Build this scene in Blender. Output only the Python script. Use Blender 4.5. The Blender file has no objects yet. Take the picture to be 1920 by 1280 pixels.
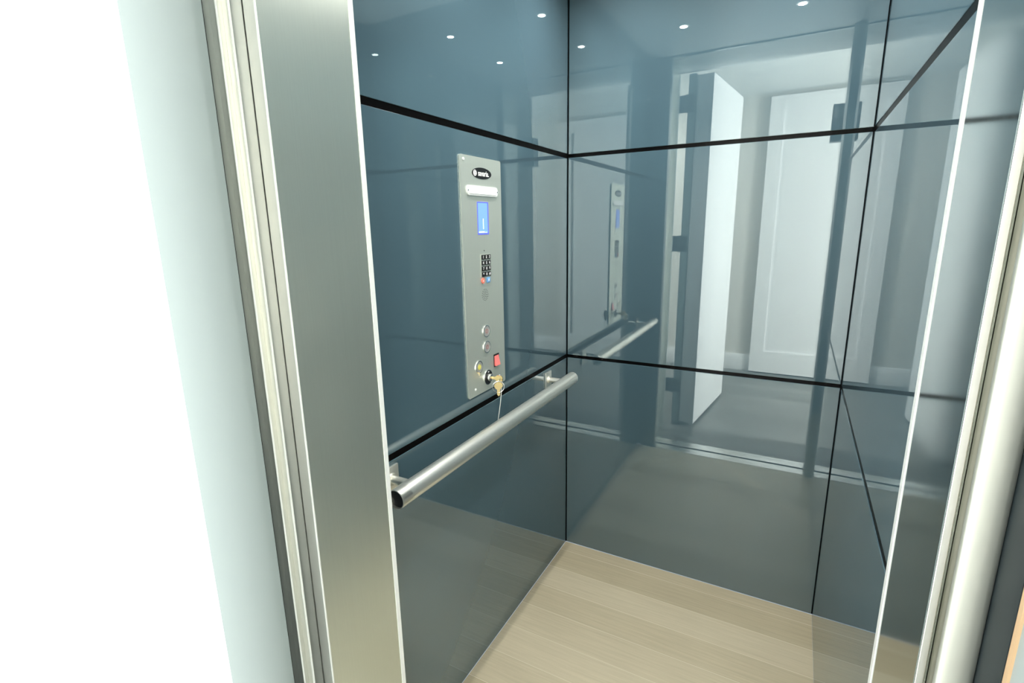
import bpy, bmesh, math, random
from mathutils import Vector, Matrix
random.seed(4)
sc = bpy.context.scene
COL = sc.collection
PI = math.pi

# ------------------------------------------------------------------ camera
cam_data = bpy.data.cameras.new('camera')
cam = bpy.data.objects.new('camera', cam_data)
COL.objects.link(cam)
CR = Vector((0.87583, 0.48224, -0.01912))
CU = Vector((-0.09040, 0.20284, 0.97503))
CD = Vector((-0.47407, 0.85223, -0.22125))
cam.matrix_world = Matrix(((CR.x, CU.x, -CD.x, 0.7549), (CR.y, CU.y, -CD.y, -1.7964),
                           (CR.z, CU.z, -CD.z, 1.3199), (0, 0, 0, 1)))
cam_data.sensor_width = 36
cam_data.lens = 956.1 * 36 / 1920
cam_data.clip_start = 0.01
sc.camera = cam

# ------------------------------------------------------------------ view, world, room light
sc.view_settings.view_transform = 'Standard'
sc.view_settings.look = 'None'
sc.view_settings.gamma = 1
sc.view_settings.use_curve_mapping = False
sc.view_settings.exposure = 0.0
sc.cycles.max_bounces = 12
sc.cycles.glossy_bounces = 8
world = bpy.data.worlds.new('world')
sc.world = world
world.use_nodes = True
world.node_tree.nodes['Background'].inputs[0].default_value = (0.75, 0.88, 1, 1)
world.node_tree.nodes['Background'].inputs[1].default_value = 0.5


def area(name, loc, rot, sx, sy, power, color, spread=180):
    d = bpy.data.lights.new(name, 'AREA')
    d.shape = 'RECTANGLE'
    d.size, d.size_y = sx, sy
    d.energy = power
    d.color = color
    d.spread = math.radians(spread)
    o = bpy.data.objects.new(name, d)
    o.location = loc
    o.rotation_euler = rot
    COL.objects.link(o)
    return o


# added daylight from a made-up, unseen window at the right-hand end of the hall
area('added_window_daylight', (3.12, -1.86, 1.35), (0, PI / 2, 0), 1.7, 0.46, 290, (1.0, 0.985, 0.95))

# ------------------------------------------------------------------ dimensions (metres)
W = 0.9106          # cab width
FY = -1.110         # inner face of the front returns
FYL = -1.128       # the same on the left
CZ = 2.150          # cab ceiling
S1, S2 = 0.819, 1.560   # centres of the black reveals
HY0, HY1 = -1.56, -3.12  # hall depth
HZ = 2.32           # hall ceiling
HX0, HX1 = -1.3, 3.1
LX = 0.110          # face of the left column
RX = 0.886          # face of the right column


# ------------------------------------------------------------------ materials
def nodes_of(name):
    m = bpy.data.materials.new(name)
    m.use_nodes = True
    nt = m.node_tree
    return m, nt, nt.nodes['Principled BSDF']


def simple(name, col, rough=0.5, metal=0.0, ior=1.45, emit=None, estr=0, coat=0, bump=0, bscale=200):
    m, nt, b = nodes_of(name)
    b.inputs['Base Color'].default_value = (*col, 1)
    b.inputs['Roughness'].default_value = rough
    b.inputs['Metallic'].default_value = metal
    b.inputs['IOR'].default_value = ior
    b.inputs['Coat Weight'].default_value = coat
    if emit:
        b.inputs['Emission Color'].default_value = (*emit, 1)
        b.inputs['Emission Strength'].default_value = estr
    tc = nt.nodes.new('ShaderNodeTexCoord')
    n = nt.nodes.new('ShaderNodeTexNoise')
    n.inputs['Scale'].default_value = 9
    n.inputs['Detail'].default_value = 4
    nt.links.new(tc.outputs['Object'], n.inputs['Vector'])
    mr = nt.nodes.new('ShaderNodeMapRange')
    mr.inputs['To Min'].default_value = max(rough - 0.04 * min(1, rough * 4), 0)
    mr.inputs['To Max'].default_value = min(rough + 0.04 * min(1, rough * 4), 1)
    nt.links.new(n.outputs['Fac'], mr.inputs['Value'])
    nt.links.new(mr.outputs['Result'], b.inputs['Roughness'])
    if bump:
        n2 = nt.nodes.new('ShaderNodeTexNoise')
        n2.inputs['Scale'].default_value = bscale
        nt.links.new(tc.outputs['Object'], n2.inputs['Vector'])
        bp = nt.nodes.new('ShaderNodeBump')
        bp.inputs['Strength'].default_value = bump
        bp.inputs['Distance'].default_value = 0.001
        nt.links.new(n2.outputs['Fac'], bp.inputs['Height'])
        nt.links.new(bp.outputs['Normal'], b.inputs['Normal'])
    return m


def brushed(name, col, rough, stretch=(600, 600, 3), smudge=0.0, vary=0.05, aniso=0.0):
    m, nt, b = nodes_of(name)
    if aniso:
        b.inputs['Anisotropic'].default_value = aniso
        tg = nt.nodes.new('ShaderNodeTangent')
        tg.direction_type = 'RADIAL'
        tg.axis = 'Z'
        nt.links.new(tg.outputs[0], b.inputs['Tangent'])
    b.inputs['Metallic'].default_value = 1
    tc = nt.nodes.new('ShaderNodeTexCoord')
    mp = nt.nodes.new('ShaderNodeMapping')
    mp.inputs['Scale'].default_value = stretch
    nt.links.new(tc.outputs['Object'], mp.inputs['Vector'])
    n = nt.nodes.new('ShaderNodeTexNoise')
    n.inputs['Scale'].default_value = 1
    n.inputs['Detail'].default_value = 3
    nt.links.new(mp.outputs['Vector'], n.inputs['Vector'])
    ramp = nt.nodes.new('ShaderNodeMix')
    ramp.data_type = 'RGBA'
    ramp.inputs[6].default_value = (*[c * (1 - vary) for c in col], 1)
    ramp.inputs[7].default_value = (*[min(1, c * (1 + vary)) for c in col], 1)
    nt.links.new(n.outputs['Fac'], ramp.inputs[0])
    nt.links.new(ramp.outputs[2], b.inputs['Base Color'])
    mr = nt.nodes.new('ShaderNodeMapRange')
    mr.inputs['To Min'].default_value = rough - 0.02
    mr.inputs['To Max'].default_value = rough + 0.02
    nt.links.new(n.outputs['Fac'], mr.inputs['Value'])
    if smudge:
        s = nt.nodes.new('ShaderNodeTexNoise')
        s.inputs['Scale'].default_value = 5
        s.inputs['Detail'].default_value = 6
        nt.links.new(tc.outputs['Object'], s.inputs['Vector'])
        m2 = nt.nodes.new('ShaderNodeMapRange')
        m2.inputs['From Min'].default_value = 0.45
        m2.inputs['From Max'].default_value = 0.75
        m2.inputs['To Max'].default_value = smudge
        nt.links.new(s.outputs['Fac'], m2.inputs['Value'])
        ad = nt.nodes.new('ShaderNodeMath')
        ad.operation = 'ADD'
        nt.links.new(mr.outputs['Result'], ad.inputs[0])
        nt.links.new(m2.outputs['Result'], ad.inputs[1])
        nt.links.new(ad.outputs[0], b.inputs['Roughness'])
    else:
        nt.links.new(mr.outputs['Result'], b.inputs['Roughness'])
    return m


def oak(name, ca=(0.405, 0.348, 0.235), cb=(0.50, 0.440, 0.315), cs=(0.60, 0.55, 0.42)):  # pale default seam: light on plank bevels put into the colour
    m, nt, b = nodes_of(name)
    tc = nt.nodes.new('ShaderNodeTexCoord')
    mp = nt.nodes.new('ShaderNodeMapping')
    mp.inputs['Location'].default_value = (0.08, 0.0575, 0)
    nt.links.new(tc.outputs['Object'], mp.inputs['Vector'])
    br = nt.nodes.new('ShaderNodeTexBrick')
    br.offset = 0.4
    br.inputs['Scale'].default_value = 1
    br.inputs['Brick Width'].default_value = 2.9
    br.inputs['Row Height'].default_value = 0.115
    br.inputs['Mortar Size'].default_value = 0.0011
    br.inputs['Mortar Smooth'].default_value = 0.3
    br.inputs['Color1'].default_value = (0.0, 0.0, 0.0, 1)
    br.inputs['Color2'].default_value = (1, 1, 1, 1)
    br.inputs['Mortar'].default_value = (0.5, 0.5, 0.5, 1)
    nt.links.new(mp.outputs['Vector'], br.inputs['Vector'])
    # grain
    m2 = nt.nodes.new('ShaderNodeMapping')
    m2.inputs['Scale'].default_value = (5, 130, 1)
    nt.links.new(tc.outputs['Object'], m2.inputs['Vector'])
    g = nt.nodes.new('ShaderNodeTexNoise')
    g.inputs['Scale'].default_value = 1
    g.inputs['Detail'].default_value = 7
    g.inputs['Roughness'].default_value = 0.62
    g.inputs['Distortion'].default_value = 0.4
    nt.links.new(m2.outputs['Vector'], g.inputs['Vector'])
    big = nt.nodes.new('ShaderNodeTexNoise')
    big.inputs['Scale'].default_value = 4
    nt.links.new(tc.outputs['Object'], big.inputs['Vector'])
    plank = nt.nodes.new('ShaderNodeMix')
    plank.data_type = 'RGBA'
    plank.inputs[6].default_value = (*ca, 1)
    plank.inputs[7].default_value = (*cb, 1)
    nt.links.new(br.outputs['Color'], plank.inputs[0])
    gm = nt.nodes.new('ShaderNodeMapRange')
    gm.inputs['From Min'].default_value = 0.3
    gm.inputs['From Max'].default_value = 0.7
    gm.inputs['To Min'].default_value = 0.90
    gm.inputs['To Max'].default_value = 1.08
    nt.links.new(g.outputs['Fac'], gm.inputs['Value'])
    bm_ = nt.nodes.new('ShaderNodeMapRange')
    bm_.inputs['To Min'].default_value = 0.93
    bm_.inputs['To Max'].default_value = 1.07
    nt.links.new(big.outputs['Fac'], bm_.inputs['Value'])
    mu = nt.nodes.new('ShaderNodeMath')
    mu.operation = 'MULTIPLY'
    nt.links.new(gm.outputs['Result'], mu.inputs[0])
    nt.links.new(bm_.outputs['Result'], mu.inputs[1])
    vm = nt.nodes.new('ShaderNodeVectorMath')
    vm.operation = 'SCALE'
    nt.links.new(plank.outputs[2], vm.inputs[0])
    nt.links.new(mu.outputs[0], vm.inputs['Scale'])
    seam = nt.nodes.new('ShaderNodeMix')
    seam.data_type = 'RGBA'
    seam.inputs[7].default_value = (*cs, 1)
    nt.links.new(br.outputs['Fac'], seam.inputs[0])
    nt.links.new(vm.outputs[0], seam.inputs[6])
    nt.links.new(seam.outputs[2], b.inputs['Base Color'])
    b.inputs['Roughness'].default_value = 0.42
    bp = nt.nodes.new('ShaderNodeBump')
    bp.inputs['Strength'].default_value = 0.12
    bp.inputs['Distance'].default_value = 0.001
    nt.links.new(g.outputs['Fac'], bp.inputs['Height'])
    nt.links.new(bp.outputs['Normal'], b.inputs['Normal'])
    return m


M = {}
M['panel'] = simple('blue_glass_panel', (0.058, 0.101, 0.126), 0.0, ior=2.45)
M['panel'].node_tree.nodes['Principled BSDF'].inputs['Specular Tint'].default_value = (0.88, 0.97, 0.965, 1)
M['reveal'] = simple('black_reveal', (0.003, 0.003, 0.003), 0.3, ior=1.08)
M['reveal_gloss'] = simple('black_gloss_reveal', (0.003, 0.003, 0.003), 0.2, ior=1.2)
M['steel'] = brushed('brushed_steel', (0.64, 0.68, 0.61), 0.30, stretch=(400, 400, 2), smudge=0.06, vary=0.04, aniso=0.6)
M['steel'].node_tree.nodes['Principled BSDF'].inputs['Metallic'].default_value = 0.85
M['shaded_jamb_steel'] = brushed('shaded_jamb_steel', (0.29, 0.31, 0.30), 0.30, vary=0.02)  # steel darkened in colour for jamb faces with dim reflections
M['jamb_lit_edge'] = brushed('jamb_painted_lit_edge', (0.80, 0.80, 0.77), 0.35, vary=0.02)  # steel lightened in colour for jamb faces lit from the hall
M['polished'] = brushed('polished_steel', (0.50, 0.54, 0.53), 0.10, stretch=(300, 300, 1), vary=0.02)
M['steel_edge'] = brushed('bright_steel_edge', (0.90, 0.91, 0.88), 0.45, vary=0.02)
M['white_and_lit_edge'] = simple('satin_white_and_lit_edge', (0.86, 0.88, 0.86), 0.35, metal=0.15)  # painted-on shine for steel edges; also the emergency light frame and screws
M['frame_steel'] = brushed('frame_steel', (0.66, 0.68, 0.62), 0.5, vary=0.02)
M['groove'] = simple('dark_groove_metal', (0.16, 0.16, 0.11), 0.4, metal=0.7)
M['plate'] = brushed('brushed_plate', (0.66, 0.70, 0.63), 0.42, stretch=(300, 400, 2), vary=0.03)
M['plate'].node_tree.nodes['Principled BSDF'].inputs['Metallic'].default_value = 0.7
M['rail'] = brushed('satin_rail', (0.88, 0.87, 0.80), 0.34, stretch=(500, 6, 500))
M['rail'].node_tree.nodes['Principled BSDF'].inputs['Metallic'].default_value = 0.88
M['oak'] = oak('pale_oak_planks')
M['hall_oak'] = oak('grey_oak_planks', (0.16, 0.165, 0.155), (0.20, 0.205, 0.195), (0.11, 0.11, 0.10))
M['white'] = simple('white_paint', (0.80, 0.81, 0.82), 0.45)
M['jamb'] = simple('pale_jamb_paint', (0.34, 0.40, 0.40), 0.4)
M['wall'] = simple('warm_grey_wall', (0.62, 0.61, 0.57), 0.6, bump=0.1)
M['ceiling'] = simple('ceiling_paint', (0.74, 0.76, 0.75), 0.6)
M['cab_ceiling'] = simple('cab_ceiling_laminate', (0.86, 0.89, 0.90), 0.5)
M['black'] = simple('black_plastic', (0.008, 0.008, 0.009), 0.35)
M['dark_strip'] = simple('dark_jamb_strip', (0.010, 0.018, 0.022), 0.6)  # near-black teal strip between right frame and painted jamb
M['chrome'] = simple('chrome', (0.82, 0.83, 0.82), 0.12, metal=1)
M['brass'] = simple('brass', (0.78, 0.60, 0.30), 0.25, metal=1)
M['hinge'] = simple('dark_hinge_metal', (0.16, 0.17, 0.17), 0.35, metal=0.8)
M['white_print'] = simple('white_print', (0.9, 0.9, 0.9), 0.5)
M['screen'] = simple('blue_screen', (0.1, 0.2, 0.8), 0.2, emit=(0.22, 0.42, 0.95), estr=0.85)
M['screen_rim'] = simple('blue_screen_rim', (0.05, 0.06, 0.6), 0.2, emit=(0.22, 0.28, 0.85), estr=0.6)
M['screen_mark'] = simple('screen_mark', (0.8, 0.9, 1), 0.3, emit=(0.75, 0.88, 1), estr=1.0)
M['lens'] = simple('frosted_lens', (0.9, 0.9, 0.88), 0.25, emit=(1, 1, 0.97), estr=0.55)
M['lamp'] = simple('lit_led', (1, 1, 1), 0.4, emit=(1, 0.98, 0.95), estr=14)
M['red'] = simple('red_rocker', (0.75, 0.16, 0.15), 0.25, emit=(1, 0.25, 0.22), estr=0.25)
M['red_key'] = simple('red_key', (0.85, 0.22, 0.16), 0.35)
M['blue_key'] = simple('blue_key', (0.16, 0.40, 0.75), 0.35)
M['yellow'] = simple('yellow_mark', (0.75, 0.70, 0.15), 0.4)
M['button'] = simple('button_face', (0.55, 0.54, 0.52), 0.3, metal=0.5)
M['reddish'] = simple('reddish_mark', (0.45, 0.22, 0.20), 0.4)
M['hole'] = simple('speaker_hole', (0.03, 0.03, 0.03), 0.6)
M['sill'] = simple('aluminium_sill', (0.72, 0.74, 0.73), 0.3, metal=0.9)
M['gap'] = simple('hoistway_shade', (0.01, 0.01, 0.01), 0.8)
M['wood_edge'] = simple('tan_jamb_edge', (0.55, 0.38, 0.22), 0.5)
M['cord'] = simple('clear_cord', (0.72, 0.72, 0.68), 0.3)


# ------------------------------------------------------------------ mesh helpers
class B:
    def __init__(self):
        self.bm = bmesh.new()

    def box(self, x0, x1, y0, y1, z0, z1):
        r = bmesh.ops.create_cube(self.bm, size=1)
        for v in r['verts']:
            v.co = Vector((x0 + (v.co.x + .5) * (x1 - x0), y0 + (v.co.y + .5) * (y1 - y0), z0 + (v.co.z + .5) * (z1 - z0)))
        return self

    def rod(self, p0, p1, r0, r1=None, seg=32, caps=True):
        p0, p1 = Vector(p0), Vector(p1)
        r1 = r0 if r1 is None else r1
        d = p1 - p0
        q = d.to_track_quat('Z', 'Y').to_matrix().to_4x4()
        mt = Matrix.Translation((p0 + p1) / 2) @ q
        bmesh.ops.create_cone(self.bm, cap_ends=caps, segments=seg, radius1=r0, radius2=r1, depth=d.length, matrix=mt)
        return self

    def ring(self, c, axis, ro, ri, h, seg=40):
        """flat washer: outer/inner radius, height h along axis"""
        q = Vector(axis).to_track_quat('Z', 'Y').to_matrix()
        c = Vector(c)
        vs = []
        for i in range(seg):
            a = 2 * PI * i / seg
            e = Vector((math.cos(a), math.sin(a), 0))
            vs.append([self.bm.verts.new(c + q @ (e * rr + Vector((0, 0, zz)))) for rr, zz in ((ro, 0), (ro, h), (ri, h), (ri, 0))])
        for i in range(seg):
            a, b = vs[i], vs[(i + 1) % seg]
            for k in range(4):
                self.bm.faces.new((a[k], b[k], b[(k + 1) % 4], a[(k + 1) % 4]))
        return self

    def prism(self, pts, axis, a0, a1):
        """extrude a polygon. axis 'x': pts are (y,z); 'z': pts are (x,y)"""
        def P(p, t):
            return Vector((t, p[0], p[1])) if axis == 'x' else (Vector((p[0], p[1], t)) if axis == 'z' else Vector((p[0], t, p[1])))
        lo = [self.bm.verts.new(P(p, a0)) for p in pts]
        hi = [self.bm.verts.new(P(p, a1)) for p in pts]
        n = len(pts)
        self.bm.faces.new(lo[::-1])
        self.bm.faces.new(hi)
        for i in range(n):
            self.bm.faces.new((lo[i], lo[(i + 1) % n], hi[(i + 1) % n], hi[i]))
        return self

    def sweep(self, pts, r, seg=10, closed=False):
        pts = [Vector(p) for p in pts]
        n = len(pts)
        rings = []
        for i, p in enumerate(pts):
            t = (pts[(i + 1) % n] - pts[i - 1]) if closed else (pts[min(i + 1, n - 1)] - pts[max(i - 1, 0)])
            t.normalize()
            ref = Vector((1, 0, 0)) if abs(t.x) < 0.9 else Vector((0, 1, 0))
            u = t.cross(ref).normalized()
            v = t.cross(u)
            rings.append([self.bm.verts.new(p + (u * math.cos(2 * PI * k / seg) + v * math.sin(2 * PI * k / seg)) * r) for k in range(seg)])
        for i in range(n if closed else n - 1):
            a, b = rings[i], rings[(i + 1) % n]
            for k in range(seg):
                self.bm.faces.new((a[k], a[(k + 1) % seg], b[(k + 1) % seg], b[k]))
        if not closed:
            self.bm.faces.new(rings[0][::-1])
            self.bm.faces.new(rings[-1])
        return self

    def bevel(self, w, seg=2, ang=30):
        es = [e for e in self.bm.edges if len(e.link_faces) == 2 and e.calc_face_angle(0) > math.radians(ang)]
        bmesh.ops.bevel(self.bm, geom=es, offset=w, segments=seg, affect='EDGES', profile=0.5, clamp_overlap=True)
        return self


def org(o):
    v = Vector((0, 0, 0))
    while o is not None:
        v = v + Vector(o.location)
        o = o.parent
    return v


def obj(name, b, mat, parent=None, at=None, smooth=True):
    """link a builder as ONE mesh object; coordinates are world coordinates"""
    bm = b.bm
    bmesh.ops.recalc_face_normals(bm, faces=bm.faces)
    o0 = Vector(at) if at is not None else (org(parent) if parent is not None else Vector((0, 0, 0)))
    bmesh.ops.translate(bm, verts=bm.verts, vec=-o0)
    me = bpy.data.meshes.new(name)
    bm.to_mesh(me)
    bm.free()
    if smooth:
        for p in me.polygons:
            p.use_smooth = True
        me.set_sharp_from_angle(angle=math.radians(35))
    me.materials.append(M[mat])
    o = bpy.data.objects.new(name, me)
    COL.objects.link(o)
    if parent is not None:
        o.parent = parent
        o.location = o0 - org(parent)
    else:
        o.location = o0
    return o


def thing(name, label, cat, loc, group=None):
    o = bpy.data.objects.new(name, None)
    o.empty_display_size = 0.05
    COL.objects.link(o)
    o.location = loc
    o['label'] = label
    o['category'] = cat
    if group:
        o['group'] = group
    return o


def tag(o, label, cat, group=None):
    o['label'] = label
    o['category'] = cat
    if group:
        o['group'] = group
    return o


def struct(name, b, mat, label=None, cat=None, at=None, smooth=True):
    o = obj(name, b, mat, None, at, smooth)
    o['kind'] = 'structure'
    if label:
        o['label'] = label
        o['category'] = cat
    return o


def text_mesh(s, size, mat, parent, name, y, z, x, depth=0.0004, bold=0.0, sx=1.0):
    """lettering standing on the left wall (reads towards +y, faces +x), centred at y,z"""
    cu = bpy.data.curves.new('t', 'FONT')
    cu.body = s
    cu.size = size
    cu.extrude = depth / 2
    cu.offset = bold
    cu.align_x = 'CENTER'
    cu.align_y = 'CENTER'
    to = bpy.data.objects.new('t', cu)
    COL.objects.link(to)
    dg = bpy.context.evaluated_depsgraph_get()
    me = bpy.data.meshes.new_from_object(to.evaluated_get(dg))
    bpy.data.objects.remove(to)
    me.transform(Matrix(((0, 0, 1, 0), (sx, 0, 0, 0), (0, 1, 0, 0), (0, 0, 0, 1))))
    me.materials.clear()
    me.materials.append(M[mat])
    me.name = name
    o = bpy.data.objects.new(name, me)
    COL.objects.link(o)
    o.parent = parent
    o.location = Vector((x, y, z)) - org(parent)
    return o


# ------------------------------------------------------------------ cab shell
T = 0.009      # panel thickness, standing off the black backing wall
G = 0.0065     # half a reveal


def panel_heights(G):
    return ((0.002, S1 - G), (S1 + G, S2 - G), (S2 + G, CZ))


struct('floor', B().box(0, W, FY - 0.005, 0, -0.02, 0), 'oak',
       'pale oak plank floor of the elevator cab', 'floor')
struct('ceiling', B().box(-0.03, W + 0.03, FY - 0.03, 0.03, CZ, CZ + 0.02), 'cab_ceiling',
       'flat grey ceiling of the elevator cab', 'ceiling')
wl = struct('wall_left', B().box(-0.03, -0.0015, FYL, 0.03, 0, CZ), 'reveal',
            'left elevator wall of glossy blue glass panels with handrail', 'wall')
wb = struct('wall_back', B().box(-T, W + T, 0.0040, 0.03, 0, CZ), 'reveal_gloss',
            'back elevator wall of glossy blue glass panels', 'wall')
wr = struct('wall_right', B().box(W + 0.0015, W + 0.03, FY, 0.03, 0, CZ), 'reveal',
            'right elevator wall of glossy blue glass panels', 'wall')
for z0, z1 in panel_heights(0.0080):
    obj('glass_panel', B().box(-T, 0, FYL, -0.003, z0, z1).bevel(0.0008, 1), 'panel', wl, smooth=False)
for z0, z1 in panel_heights(0.0062):
    obj('glass_panel', B().box(0.003, W - 0.002, 0, T, z0, z1).bevel(0.0008, 1), 'panel', wb, smooth=False)
for z0, z1 in panel_heights(0.0080):
    obj('glass_panel', B().box(W, W + T, FY, -0.003, z0, z1).bevel(0.0008, 1), 'panel', wr, smooth=False)

# front returns (glass inside, steel column outside)

fl = struct('wall_front_left', B().box(-T, LX - 0.012, FYL - 0.008, FYL, 0.002, CZ), 'panel', smooth=False)
fr = struct('wall_front_right', B().box(RX + 0.004, W, FY - 0.004, FY + 0.008, 0.002, CZ), 'panel', smooth=False)

H = 2.17   # top of the landing opening
# left column and stepped steel jamb, plan outline seen from the hall
y0 = FYL - 0.001
c = [(-0.02, y0 - 0.008), (LX - 0.0115, y0 - 0.008), (LX - 0.0115, y0), (LX - 0.007, y0), (LX, y0 - 0.010), (LX, -1.3035), (LX - 0.001, -1.3045), (0.0863, -1.3045), (-0.02, -1.3045)]
cl = struct('trim_1', B().prism(c, 'z', 0, H), 'steel', 'wide brushed steel column left of the cab opening', 'column', smooth=False)
e = [(LX - 0.0080, y0 + 0.0010), (LX - 0.0010, y0 + 0.0010), (LX + 0.0010, y0 - 0.0010), (LX + 0.0010, y0 - 0.0110), (LX - 0.0080, y0 - 0.0110)]
obj('painted_lit_edge', B().prism(e, 'z', 0, H), 'white_and_lit_edge', cl, smooth=False)  # light caught by the column edge, painted white
obj('painted_lit_edge', B().box(0.0865, LX - 0.0008, -1.3058, -1.3040, 0, H).bevel(0.0005, 1), 'jamb_lit_edge', cl, smooth=False)
jl = struct('trim_2', B().prism([(-0.02, -1.3065), (0.0853, -1.3065), (0.0853, -1.3245), (0.0840, -1.3259), (0.0727, -1.3259),
                                 (0.0727, -1.3335), (0.0715, -1.3345), (0.058, -1.3345), (0.058, -1.3440), (-0.02, -1.3440)], 'z', 0, H),
            'shaded_jamb_steel', 'stepped steel door jamb beside the left column', 'door jamb', smooth=False)
obj('painted_lit_edge', B().box(0.0735, 0.0845, -1.3270, -1.3252, 0, H), 'jamb_lit_edge', jl, smooth=False)
obj('painted_lit_strip', B().box(0.0720, 0.0733, -1.3340, -1.3262, 0, H), 'frame_steel', jl, smooth=False)  # brighter tone of this step put on as a paler strip
obj('painted_glint_bead', B().box(0.0843, 0.0862, -1.3268, -1.3238, 0, H).bevel(0.0006, 2), 'white_and_lit_edge', jl)  # corner highlights built as white beads
obj('painted_glint_bead', B().box(0.0716, 0.0740, -1.3358, -1.3334, 0, H).bevel(0.0006, 2), 'white_and_lit_edge', jl)
obj('painted_glint_bead', B().box(LX - 0.0014, LX + 0.0005, -1.3068, -1.3040, 0, H).bevel(0.0006, 2), 'white_and_lit_edge', cl)
obj('dark_joint', B().box(0.050, 0.0588, -1.3445, -1.3437, 0, H), 'reveal', jl, smooth=False)

# right column and frame
yr = FY + 0.010
c = [(W + 0.02, yr), (RX + 0.005, yr), (RX, yr - 0.008), (RX, -1.2740), (RX + 0.0010, -1.2750), (0.892, -1.2750), (W + 0.02, -1.2750)]
cr = struct('trim_3', B().prism([(p[0], p[1]) for p in c], 'z', 0, H), 'polished', 'slim brushed steel column right of the cab opening', 'column', smooth=False)
e = [(RX + 0.0080, yr + 0.0010), (RX + 0.0010, yr + 0.0010), (RX - 0.0010, yr - 0.0010), (RX - 0.0010, yr - 0.0130), (RX + 0.0080, yr - 0.0130)]
obj('painted_lit_edge', B().prism(e, 'z', 0, H), 'white_and_lit_edge', cr, smooth=False)  # highlight along the right column edge, painted white
obj('painted_lit_edge', B().box(RX + 0.0003, 0.8925, -1.2765, -1.2745, 0, H).bevel(0.0006, 2), 'jamb_lit_edge', cr, smooth=False)
jr = struct('trim_4', B().prism([(W + 0.03, -1.2950), (0.8935, -1.2950), (0.8942, -1.2970), (0.8955, -1.2985), (0.8975, -1.2994), (0.9010, -1.3000), (0.9080, -1.3002), (0.9140, -1.2998), (0.9170, -1.2988), (0.9185, -1.2972), (0.919, -1.2950)], 'z', 0, H),
            'frame_steel', 'rounded steel frame beside the right column', 'door jamb')
obj('groove', B().box(0.8945, W + 0.03, -1.2950, -1.2765, 0, H), 'groove', jr, smooth=False)
obj('dark_frame_strip', B().box(0.919, 0.935, -1.3415, -1.285, 0, H), 'dark_strip', jr, smooth=False)

# header above the opening and landing header
struct('trim_5', B().box(-0.02, W + 0.03, -1.355, FY - 0.03, H, H + 0.10), 'ceiling', smooth=False)
struct('wall_front_top', B().box(0, W, FY - 0.03, FY - 0.012, CZ - 0.006, CZ), 'panel', smooth=False)
# sills
s1 = struct('trim_6', B().box(LX, RX, -1.176, FY - 0.006, -0.02, 0.002).bevel(0.001, 1), 'sill', 'aluminium sill of the elevator cab', 'sill', smooth=False)
s2 = struct('trim_7', B().box(0.063, 0.919, -1.268, -1.198, -0.02, 0.002).bevel(0.001, 1), 'sill', 'aluminium sill at the landing', 'sill', smooth=False)
struct('hoistway_shade_sheet', B().box(0, W, -1.30, FY - 0.005, -0.06, -0.04), 'gap', smooth=False)  # dark sheet standing in for the shade down in the hoistway gap

# ------------------------------------------------------------------ hall
struct('floor_hall', B().box(HX0, HX1, HY1, -1.268, -0.02, -0.0002), 'hall_oak', 'grey oak plank floor of the hall', 'floor')
struct('ceiling_hall', B().box(HX0, HX1, HY1, HY0, HZ, HZ + 0.02), 'ceiling', smooth=False)
struct('wall_hall_back', B().box(HX0, HX1, HY1 - 0.05, HY1, 0, HZ), 'wall', smooth=False)
struct('wall_hall_left', B().box(HX0 - 0.05, HX0, HY1, HY0, 0, HZ), 'wall', smooth=False)
# near wall of the hall, left and right of and above the opening
struct('wall_hall_near_left', B().box(HX0, -0.02, HY0, HY0 + 0.10, 0, HZ), 'wall', smooth=False)
struct('wall_hall_near_right', B().box(0.985, HX1, HY0, HY0 + 0.10, 0, HZ), 'wall', smooth=False)
struct('wall_hall_near_top', B().box(0.055, 0.965, HY0, HY0 + 0.10, H + 0.03, HZ), 'wall', smooth=False)
# painted jambs, door stop, head
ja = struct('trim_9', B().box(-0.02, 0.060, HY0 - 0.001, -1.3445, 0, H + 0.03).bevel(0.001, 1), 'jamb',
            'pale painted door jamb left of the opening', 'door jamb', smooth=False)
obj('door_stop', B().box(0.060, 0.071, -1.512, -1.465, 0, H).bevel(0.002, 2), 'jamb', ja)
jb = struct('trim_10', B().box(0.9215, 1.00, HY0 - 0.001, -1.3455, 0, H + 0.03).bevel(0.001, 1), 'jamb',
            'pale painted door jamb right of the opening', 'door jamb', smooth=False)
obj('tan_edge', B().box(0.9195, 0.9215, -1.3480, -1.3420, 0, H), 'wood_edge', jb, smooth=False)
struct('trim_11', B().box(0.060, 0.9215, HY0, -1.356, H, H + 0.03), 'ceiling', smooth=False)
# baseboards
struct('baseboard_back', B().box(HX0, HX1, HY1, HY1 + 0.015, 0, 0.15).bevel(0.003, 2), 'white')
# right end wall of the hall, with an added window out of view
WY0, WY1 = -2.10, -1.62  # made-up window, placed to keep its light off the left jamb
ww = struct('wall_hall_right', B().box(HX1, HX1 + 0.1, HY1, HY0, 0, 0.45).box(HX1, HX1 + 0.1, HY1, HY0, 2.22, HZ)
            .box(HX1, HX1 + 0.1, HY1, WY0, 0.45, 2.22).box(HX1, HX1 + 0.1, WY1, HY0, 0.45, 2.22), 'wall', smooth=False)
wn = struct('added_window_1', B().box(HX1 + 0.06, HX1 + 0.09, WY0, WY1, 0.45, 0.49).box(HX1 + 0.06, HX1 + 0.09, WY0, WY1, 2.18, 2.22)
            .box(HX1 + 0.06, HX1 + 0.09, WY0, WY0 + 0.03, 0.49, 2.18).box(HX1 + 0.06, HX1 + 0.09, WY1 - 0.03, WY1, 0.49, 2.18), 'white', smooth=False)

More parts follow.
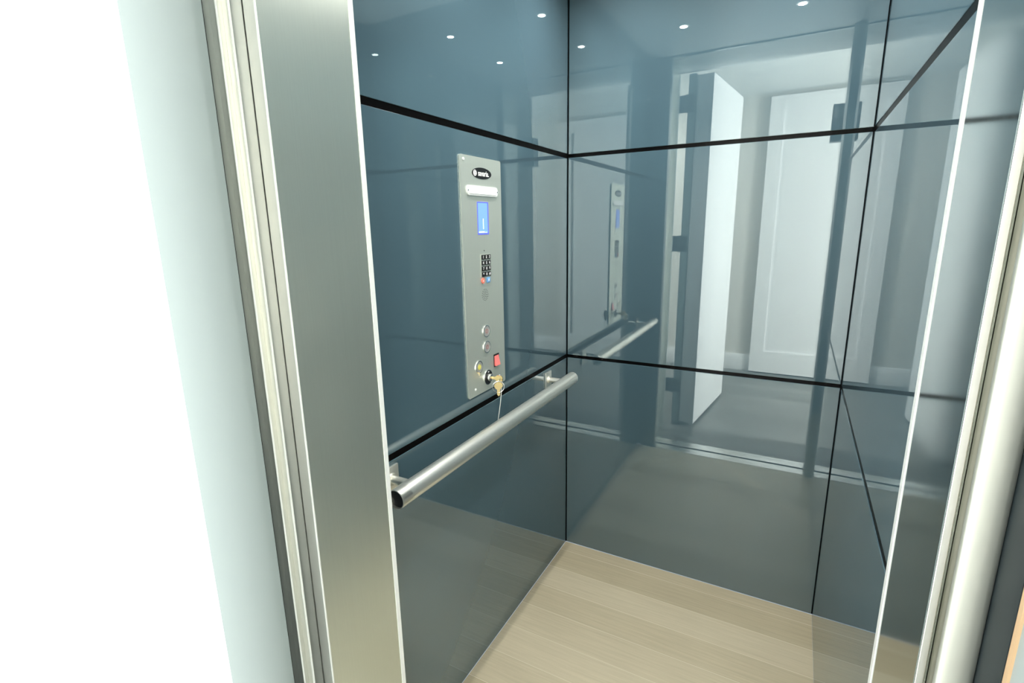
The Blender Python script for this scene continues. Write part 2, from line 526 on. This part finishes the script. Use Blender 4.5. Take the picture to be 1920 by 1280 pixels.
# swing door, open into the hall, with the thick space guard on its inner face
d1 = thing('door_1', 'white swing door standing open at the far left', 'door', (0.118, -1.545, 0))
d1['kind'] = 'structure'
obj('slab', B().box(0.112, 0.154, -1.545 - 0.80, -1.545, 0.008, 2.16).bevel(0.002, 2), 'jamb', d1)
gd = obj('space_guard', B().box(0.156, 0.252, -1.545 - 0.765, -1.556, 0.02, 2.150).bevel(0.003, 2), 'white', d1)
for z in (0.27, 1.19, 2.00):
    hb = B().rod((0.106, -1.537, z - 0.05), (0.106, -1.537, z + 0.05), 0.007, seg=16)
    hb.box(0.106, 0.150, -1.5445, -1.5425, z - 0.048, z + 0.048)
    hb.box(0.0602, 0.0630, -1.543, -1.516, z - 0.048, z + 0.048).box(0.0602, 0.106, -1.545, -1.542, z - 0.048, z + 0.048)
    obj('hinge', hb, 'hinge', d1)
d1.rotation_euler = (0, 0, math.radians(6.5))

# tall white shaker door against the far hall wall
fx0, fx1 = 0.465, 1.36
yy = HY1
db = B()
st, rl = 0.105, 0.145
db.box(fx0, fx1, yy + 0.001, yy + 0.030, 0.012, 2.285)
d2 = thing('door_2', 'tall white shaker door on the far hall wall seen in the reflection', 'door', ((fx0 + fx1) / 2, yy, 0))
d2['kind'] = 'structure'
obj('recessed_panel', db, 'white', d2, smooth=False)
fb = B().box(fx0, fx0 + st, yy + 0.030, yy + 0.045, 0.012, 2.285).box(fx1 - st, fx1, yy + 0.030, yy + 0.045, 0.012, 2.285)
fb.box(fx0 + st, fx1 - st, yy + 0.030, yy + 0.045, 0.012, 0.012 + 0.19).box(fx0 + st, fx1 - st, yy + 0.030, yy + 0.045, 2.285 - st, 2.285)
obj('stile_frame', fb, 'white', d2, smooth=False)

# lock box on the right jamb
lk = thing('door_lock_box', 'dark metal door lock box high on the right jamb, seen reflected', 'door lock', (0.9215, -1.47, 1.79))
obj('body', B().box(0.850, 0.9215, -1.51, -1.44, 1.71, 1.89).bevel(0.004, 2), 'hinge', lk)
obj('lock_arm', B().box(0.862, 0.884, -1.525, -1.51, 1.76, 1.84).bevel(0.003, 2), 'chrome', lk)


# ------------------------------------------------------------------ downlights
def make_downlight():
    t = thing('recessed_downlight', 'x', 'ceiling light', (0, 0, 0), 'downlights in the cab ceiling')
    obj('trim_ring', B().ring((0, 0, -0.003), (0, 0, 1), 0.022, 0.0155, 0.003, 48).bevel(0.0008, 2), 'chrome', t)
    obj('diffuser', B().rod((0, 0, -0.0015), (0, 0, -0.0003), 0.0153, seg=40), 'lamp', t)
    return t


def copy_tree(o, parent=None):
    c_ = o.copy()
    COL.objects.link(c_)
    c_.parent = parent
    for ch in list(o.children):
        copy_tree(ch, c_)
    return c_


LIGHTS = [(0.236, -0.285, 'small round downlight in cab ceiling, back left corner'),
          (0.686, -0.285, 'small round downlight in cab ceiling, back right corner'),
          (0.236, -0.722, 'small round downlight in cab ceiling, front left'),
          (0.686, -0.722, 'small round downlight in cab ceiling, front right')]
dl = make_downlight()
for i, (x, y, lab) in enumerate(LIGHTS):
    o = dl if i == 0 else copy_tree(dl)
    o.location = (x, y, CZ)
    o['label'] = lab
    ld = bpy.data.lights.new('downlight_beam', 'AREA')
    ld.shape = 'DISK'
    ld.size = 0.03
    ld.energy = 4.6
    ld.spread = math.radians(150)
    ld.color = (1.0, 0.98, 0.93)
    lo = bpy.data.objects.new('downlight_beam', ld)
    COL.objects.link(lo)
    lo.location = (x, y, CZ - 0.005)

# added hall ceiling lamps, unseen by the camera, to light the hall
for i, (x, y, e_) in enumerate(((2.0, -1.70, 10), (-0.75, -2.5, 55))):
    t = thing('added_hall_lamp', ('added unseen lamp in the hall ceiling near the made-up window', 'added unseen lamp in the hall ceiling behind the open door')[i], 'ceiling light', (x, y, HZ), 'added hall ceiling lamps')
    obj('trim_ring', B().ring((x, y, HZ - 0.004), (0, 0, 1), 0.06, 0.048, 0.004, 48), 'white', t)
    obj('diffuser', B().rod((x, y, HZ - 0.002), (x, y, HZ - 0.0005), 0.0475, seg=40), 'lamp', t)
    ld = bpy.data.lights.new('added_hall_beam', 'AREA')
    ld.shape = 'DISK'
    ld.size = 0.09
    ld.energy = e_
    ld.color = (1, 0.98, 0.94)
    lo = bpy.data.objects.new('added_hall_beam', ld)
    COL.objects.link(lo)
    lo.location = (x, y, HZ - 0.006)

# ------------------------------------------------------------------ handrail
RXX, RZ, RR = 0.079, 0.776, 0.0215
hr = thing('handrail', 'round brushed steel handrail along the left elevator wall', 'handrail', (0, -0.6, RZ))
Y0, Y1 = -1.086, -0.130
rb = B()
rb.rod((RXX, Y0, RZ), (RXX, Y1 - 0.003, RZ), RR, seg=56, caps=False)
rb.ring((RXX, Y0, RZ), (0, 1, 0), RR, RR - 0.0018, 0.03, 56)
obj('rail_tube', rb, 'rail', hr)
obj('end_cap', B().rod((RXX, Y1 - 0.004, RZ), (RXX, Y1, RZ), RR, RR - 0.002, seg=56), 'rail', hr)
cp = obj('end_cap', B().rod((RXX, Y0 + 0.006, RZ), (RXX, Y0 + 0.014, RZ), RR - 0.0019, seg=56), 'black', hr)
cp['label'] = 'black plug in the near end of the rail'
for y in (-0.178, -1.015):
    bk = obj('bracket', B().rod((0.004, y, RZ - 0.004), (RXX - 0.012, y, RZ - 0.004), 0.0095, seg=28), 'rail', hr)
    obj('wall_plate', B().box(0.0002, 0.0052, y - 0.024, y + 0.024, RZ - 0.033, RZ + 0.025).bevel(0.001, 2), 'rail', bk)
    obj('collar', B().rod((0.005, y, RZ - 0.004), (0.010, y, RZ - 0.004), 0.0135, seg=28), 'rail', bk)

# ------------------------------------------------------------------ car operating panel
PX = 0.0042
op = thing('operating_panel', 'tall brushed steel elevator control panel with keypad and blue screen', 'control panel', (0, -0.594, 0.857))


def rrect(ya, yb, za, zb, r, n=5):
    pts = []
    for cy_, cz_, a0 in ((yb - r, zb - r, 0), (ya + r, zb - r, 90), (ya + r, za + r, 180), (yb - r, za + r, 270)):
        for k in range(n + 1):
            a = math.radians(a0 + 90 * k / n)
            pts.append((cy_ + r * math.cos(a), cz_ + r * math.sin(a)))
    return pts


obj('faceplate', B().prism(rrect(-0.694, -0.494, 0.857, 1.496, 0.006), 'x', 0.0002, PX).bevel(0.0008, 2, 60), 'plate', op)
# maker's badge
ell = [(-0.594 + 0.0475 * math.cos(2 * PI * k / 64), 1.456 + 0.0145 * math.sin(2 * PI * k / 64)) for k in range(64)]
bd = obj('badge', B().prism(ell, 'x', PX, PX + 0.001), 'black', op, smooth=False)
text_mesh('savaria.', 0.0200, 'white_print', bd, 'lettering', -0.587, 1.4555, PX + 0.0014, bold=0.0003, sx=0.93)
sw = B()
sw.ring((PX + 0.0010, -0.6290, 1.4555), (1, 0, 0), 0.0076, 0.0057, 0.0008, 32)
sw.ring((PX + 0.0010, -0.6290, 1.4555), (1, 0, 0), 0.0040, 0.0020, 0.0008, 32)
sw.box(PX + 0.0010, PX + 0.0017, -0.6275, -0.6250, 1.4565, 1.4590)
obj('swirl_emblem', sw, 'white_print', bd, smooth=False)
# emergency lamp
el = obj('emergency_light', B().prism(rrect(-0.671, -0.517, 1.3985, 1.4235, 0.0115, 8), 'x', PX, PX + 0.003).bevel(0.0012, 3, 60), 'white_and_lit_edge', op)
obj('lens', B().prism(rrect(-0.662, -0.526, 1.4035, 1.4185, 0.0072, 8), 'x', PX + 0.003, PX + 0.0052).bevel(0.0010, 2, 60), 'lens', el)
for y in (-0.6665, -0.5215):
    obj('screw', B().rod((PX + 0.003, y, 1.411), (PX + 0.004, y, 1.411), 0.0022, seg=16), 'chrome', el)
# display
ds = obj('display', B().box(PX - 0.001, PX + 0.0006, -0.6225, -0.5665, 1.298, 1.3835), 'screen_rim', op, smooth=False)
obj('screen', B().box(PX + 0.0006, PX + 0.001, -0.6195, -0.5725, 1.302, 1.3805), 'screen', ds, smooth=False)
obj('screen_marks', B().box(PX + 0.001, PX + 0.0013, -0.5965, -0.5935, 1.3125, 1.340).box(PX + 0.001, PX + 0.0013, -0.618, -0.590, 1.303, 1.3065)
    .box(PX + 0.001, PX + 0.0013, -0.587, -0.577, 1.303, 1.3045), 'screen_mark', ds, smooth=False)
obj('indicator', B().rod((PX, -0.594, 1.2550), (PX + 0.0008, -0.594, 1.2550), 0.0016, seg=14), 'hole', op)
# keypad
kp = obj('keypad', B().box(PX, PX + 0.0012, -0.6145, -0.5625, 1.1835, 1.2455).bevel(0.0005, 1), 'plate', op, smooth=False)
rows = ['123', '456', '789', '*0#']
for r_, rw in enumerate(rows):
    for q, chh in enumerate(rw):
        y = -0.6040 + q * 0.0160
        z = 1.2375 - r_ * 0.0155
        obj('key', B().box(PX + 0.0012, PX + 0.0030, y - 0.0068, y + 0.0068, z - 0.0064, z + 0.0064).bevel(0.0006, 1), 'black', kp, smooth=False)
        text_mesh(chh, 0.0105, 'white_print', kp, 'numeral', y, z, PX + 0.0032, bold=0.0002)
rk = obj('key', B().rod((PX, -0.6065, 1.1740), (PX + 0.003, -0.6065, 1.1740), 0.0080, seg=24).bevel(0.0006, 1), 'red_key', op)
rk['label'] = 'round red key'
text_mesh('x', 0.010, 'white_print', rk, 'numeral', -0.6065, 1.1745, PX + 0.0033)
bk_ = obj('key', B().box(PX, PX + 0.003, -0.5860, -0.5700, 1.1665, 1.1810).bevel(0.0008, 2), 'blue_key', op)
bk_['label'] = 'blue key with white marks'
text_mesh('#', 0.011, 'white_print', bk_, 'numeral', -0.578, 1.174, PX + 0.0033)
# speaker holes
sp = B()
for rad, n in ((0, 1), (0.0055, 6), (0.0105, 11), (0.0155, 16)):
    for k in range(n):
        a = 2 * PI * k / n
        yk, zk = -0.5955 + rad * math.cos(a), 1.134 + rad * math.sin(a)
        sp.rod((PX - 0.0005, yk, zk), (PX + 0.0003, yk, zk), 0.0012, seg=8)
obj('speaker_holes', sp, 'hole', op, smooth=False)


def push_button(y, z, r, mark):
    ring_ = obj('push_button', B().ring((PX, y, z), (1, 0, 0), r, r - 0.0026, 0.0026, 44).bevel(0.0006, 2, 50), 'chrome', op)
    obj('button_face', B().rod((PX, y, z), (PX + 0.0022, y, z), r - 0.0028, seg=36), 'button', ring_)
    obj('button_mark', mark, mark_mat, ring_, smooth=False)
    return ring_


mark_mat = 'reddish'
push_button(-0.5965, 1.0310, 0.0175, B().ring((PX + 0.0026, -0.5965, 1.031), (1, 0, 0), 0.0065, 0.0040, 0.0004, 24))
push_button(-0.5965, 0.9850, 0.0175, B().ring((PX + 0.0026, -0.5965, 0.985), (1, 0, 0), 0.0065, 0.0040, 0.0004, 24))
mark_mat = 'yellow'
al = push_button(-0.6410, 0.9365, 0.0180, B().ring((PX + 0.0026, -0.641, 0.9365), (1, 0, 0), 0.0078, 0.0045, 0.0005, 24)
                 .prism([(-0.6455, 0.932), (-0.6365, 0.932), (-0.6385, 0.940), (-0.6435, 0.940)], 'x', PX + 0.0026, PX + 0.0031))
al['label'] = 'alarm button with a yellow mark'
obj('screw', B().rod((PX, -0.6410, 0.9145), (PX + 0.001, -0.6410, 0.9145), 0.0022, seg=14), 'chrome', op)
# rocker switch
rs = obj('rocker_switch', B().box(PX, PX + 0.0012, -0.5600, -0.5300, 0.9155, 0.9535).bevel(0.0005, 1), 'black', op, smooth=False)
obj('rocker', B().prism([(0, 0), (0.0065, 0), (0.0030, 0.0150), (0, 0.030)], 'y', 0, 0.024), 'red', rs, smooth=False)
rkk = rs.children[0]
rkk.location = Vector((PX + 0.001, -0.5570, 0.9195)) - org(rs)
rkk.data.transform(Matrix.Translation(org(rs)))
# key switch
ks = obj('key_switch', B().rod((PX, -0.5950, 0.8950), (PX + 0.0022, -0.5950, 0.8950), 0.0205, seg=44).bevel(0.0006, 1), 'black', op)
obj('rim', B().ring((PX, -0.5950, 0.8950), (1, 0, 0), 0.0220, 0.0205, 0.0026, 44), 'chrome', ks)
obj('lock_cylinder', B().rod((PX + 0.0022, -0.5950, 0.8950), (PX + 0.014, -0.5950, 0.8950), 0.0115, 0.0105, seg=36).bevel(0.0008, 2), 'chrome', ks)
text_mesh('on', 0.0065, 'white_print', ks, 'lettering', -0.5935, 0.9112, PX + 0.0024)
for y, z in ((-0.5285, 0.8805), (-0.6610, 0.8760), (-0.6790, 1.4850)):
    obj('screw', B().rod((PX, y, z), (PX + 0.0016, y, z), 0.0042, 0.0036, seg=20).bevel(0.0005, 1), 'white_and_lit_edge', op)

# key in the switch
ky = thing('key', 'brass key turned in the lock of the control panel', 'key', (PX + 0.014, -0.595, 0.895))
obj('blade', B().box(PX + 0.0145, PX + 0.026, -0.5962, -0.5940, 0.891, 0.899), 'brass', ky, smooth=False)
obj('bow', B().prism([(0.030, 0.8905), (0.030, 0.8995), (0.036, 0.9045), (0.050, 0.9045), (0.0535, 0.900), (0.0535, 0.890), (0.050, 0.8855), (0.036, 0.8855)], 'y', -0.5963, -0.5937).bevel(0.0006, 1), 'brass', ky, smooth=False)

# ring with second key and cord hanging from it
rx_, ry_ = 0.0500, -0.6090
kr = thing('key_ring', 'wire key ring with a spare brass key and thin cord, hanging from the lock key', 'key ring', (rx_, ry_, 0.893))
cyc, czc = ry_ - 0.004, 0.8770
obj('split_ring', B().sweep([(rx_ + 0.0012 * math.cos(2 * PI * k / 40), cyc + 0.0165 * math.cos(2 * PI * k / 40), czc + 0.0165 * math.sin(2 * PI * k / 40)) for k in range(40)], 0.0009, 8, True), 'chrome', kr)
obj('link', B().sweep([(rx_, -0.5952 + 0.010 * math.cos(2 * PI * k / 24) - 0.008, 0.8935 + 0.0035 * math.sin(2 * PI * k / 24)) for k in range(24)], 0.0008, 8, True), 'chrome', kr)
kb = [(-0.0045, 0.0), (-0.011, -0.004), (-0.0125, -0.012), (-0.008, -0.019), (-0.0045, -0.021), (-0.0045, -0.036), (0, -0.0415),
      (0.0035, -0.038), (0.0045, -0.033), (0.003, -0.029), (0.0045, -0.026), (0.0045, -0.021), (0.008, -0.019), (0.0125, -0.012), (0.011, -0.004), (0.0045, 0.0)]
obj('spare_key', B().prism([(cyc + a, 0.8905 + b_) for a, b_ in kb], 'x', rx_ - 0.0015, rx_ + 0.0007).bevel(0.0004, 1), 'brass', kr, smooth=False)
cord = [(rx_, cyc + 0.0160, czc + 0.002), (rx_, cyc + 0.015, 0.855), (rx_ - 0.001, cyc + 0.010, 0.825), (rx_ - 0.003, cyc + 0.004, 0.795),
        (rx_ - 0.004, cyc - 0.001, 0.775), (rx_ - 0.004, cyc - 0.003, 0.748), (rx_ - 0.004, cyc - 0.004, 0.722)]
obj('cord', B().sweep(cord, 0.0011, 8), 'cord', kr)
# the flat of the hanging key and ring hangs half turned towards the doorway
turn = Matrix.Rotation(math.radians(-48), 4, 'Z')
piv = Matrix.Translation(Vector((rx_, cyc, 0)) - Vector((rx_, ry_, 0)))
for o in kr.children:
    if o.name.split('.')[0] in ('split_ring', 'spare_key'):
        o.data.transform(piv @ turn @ piv.inverted())
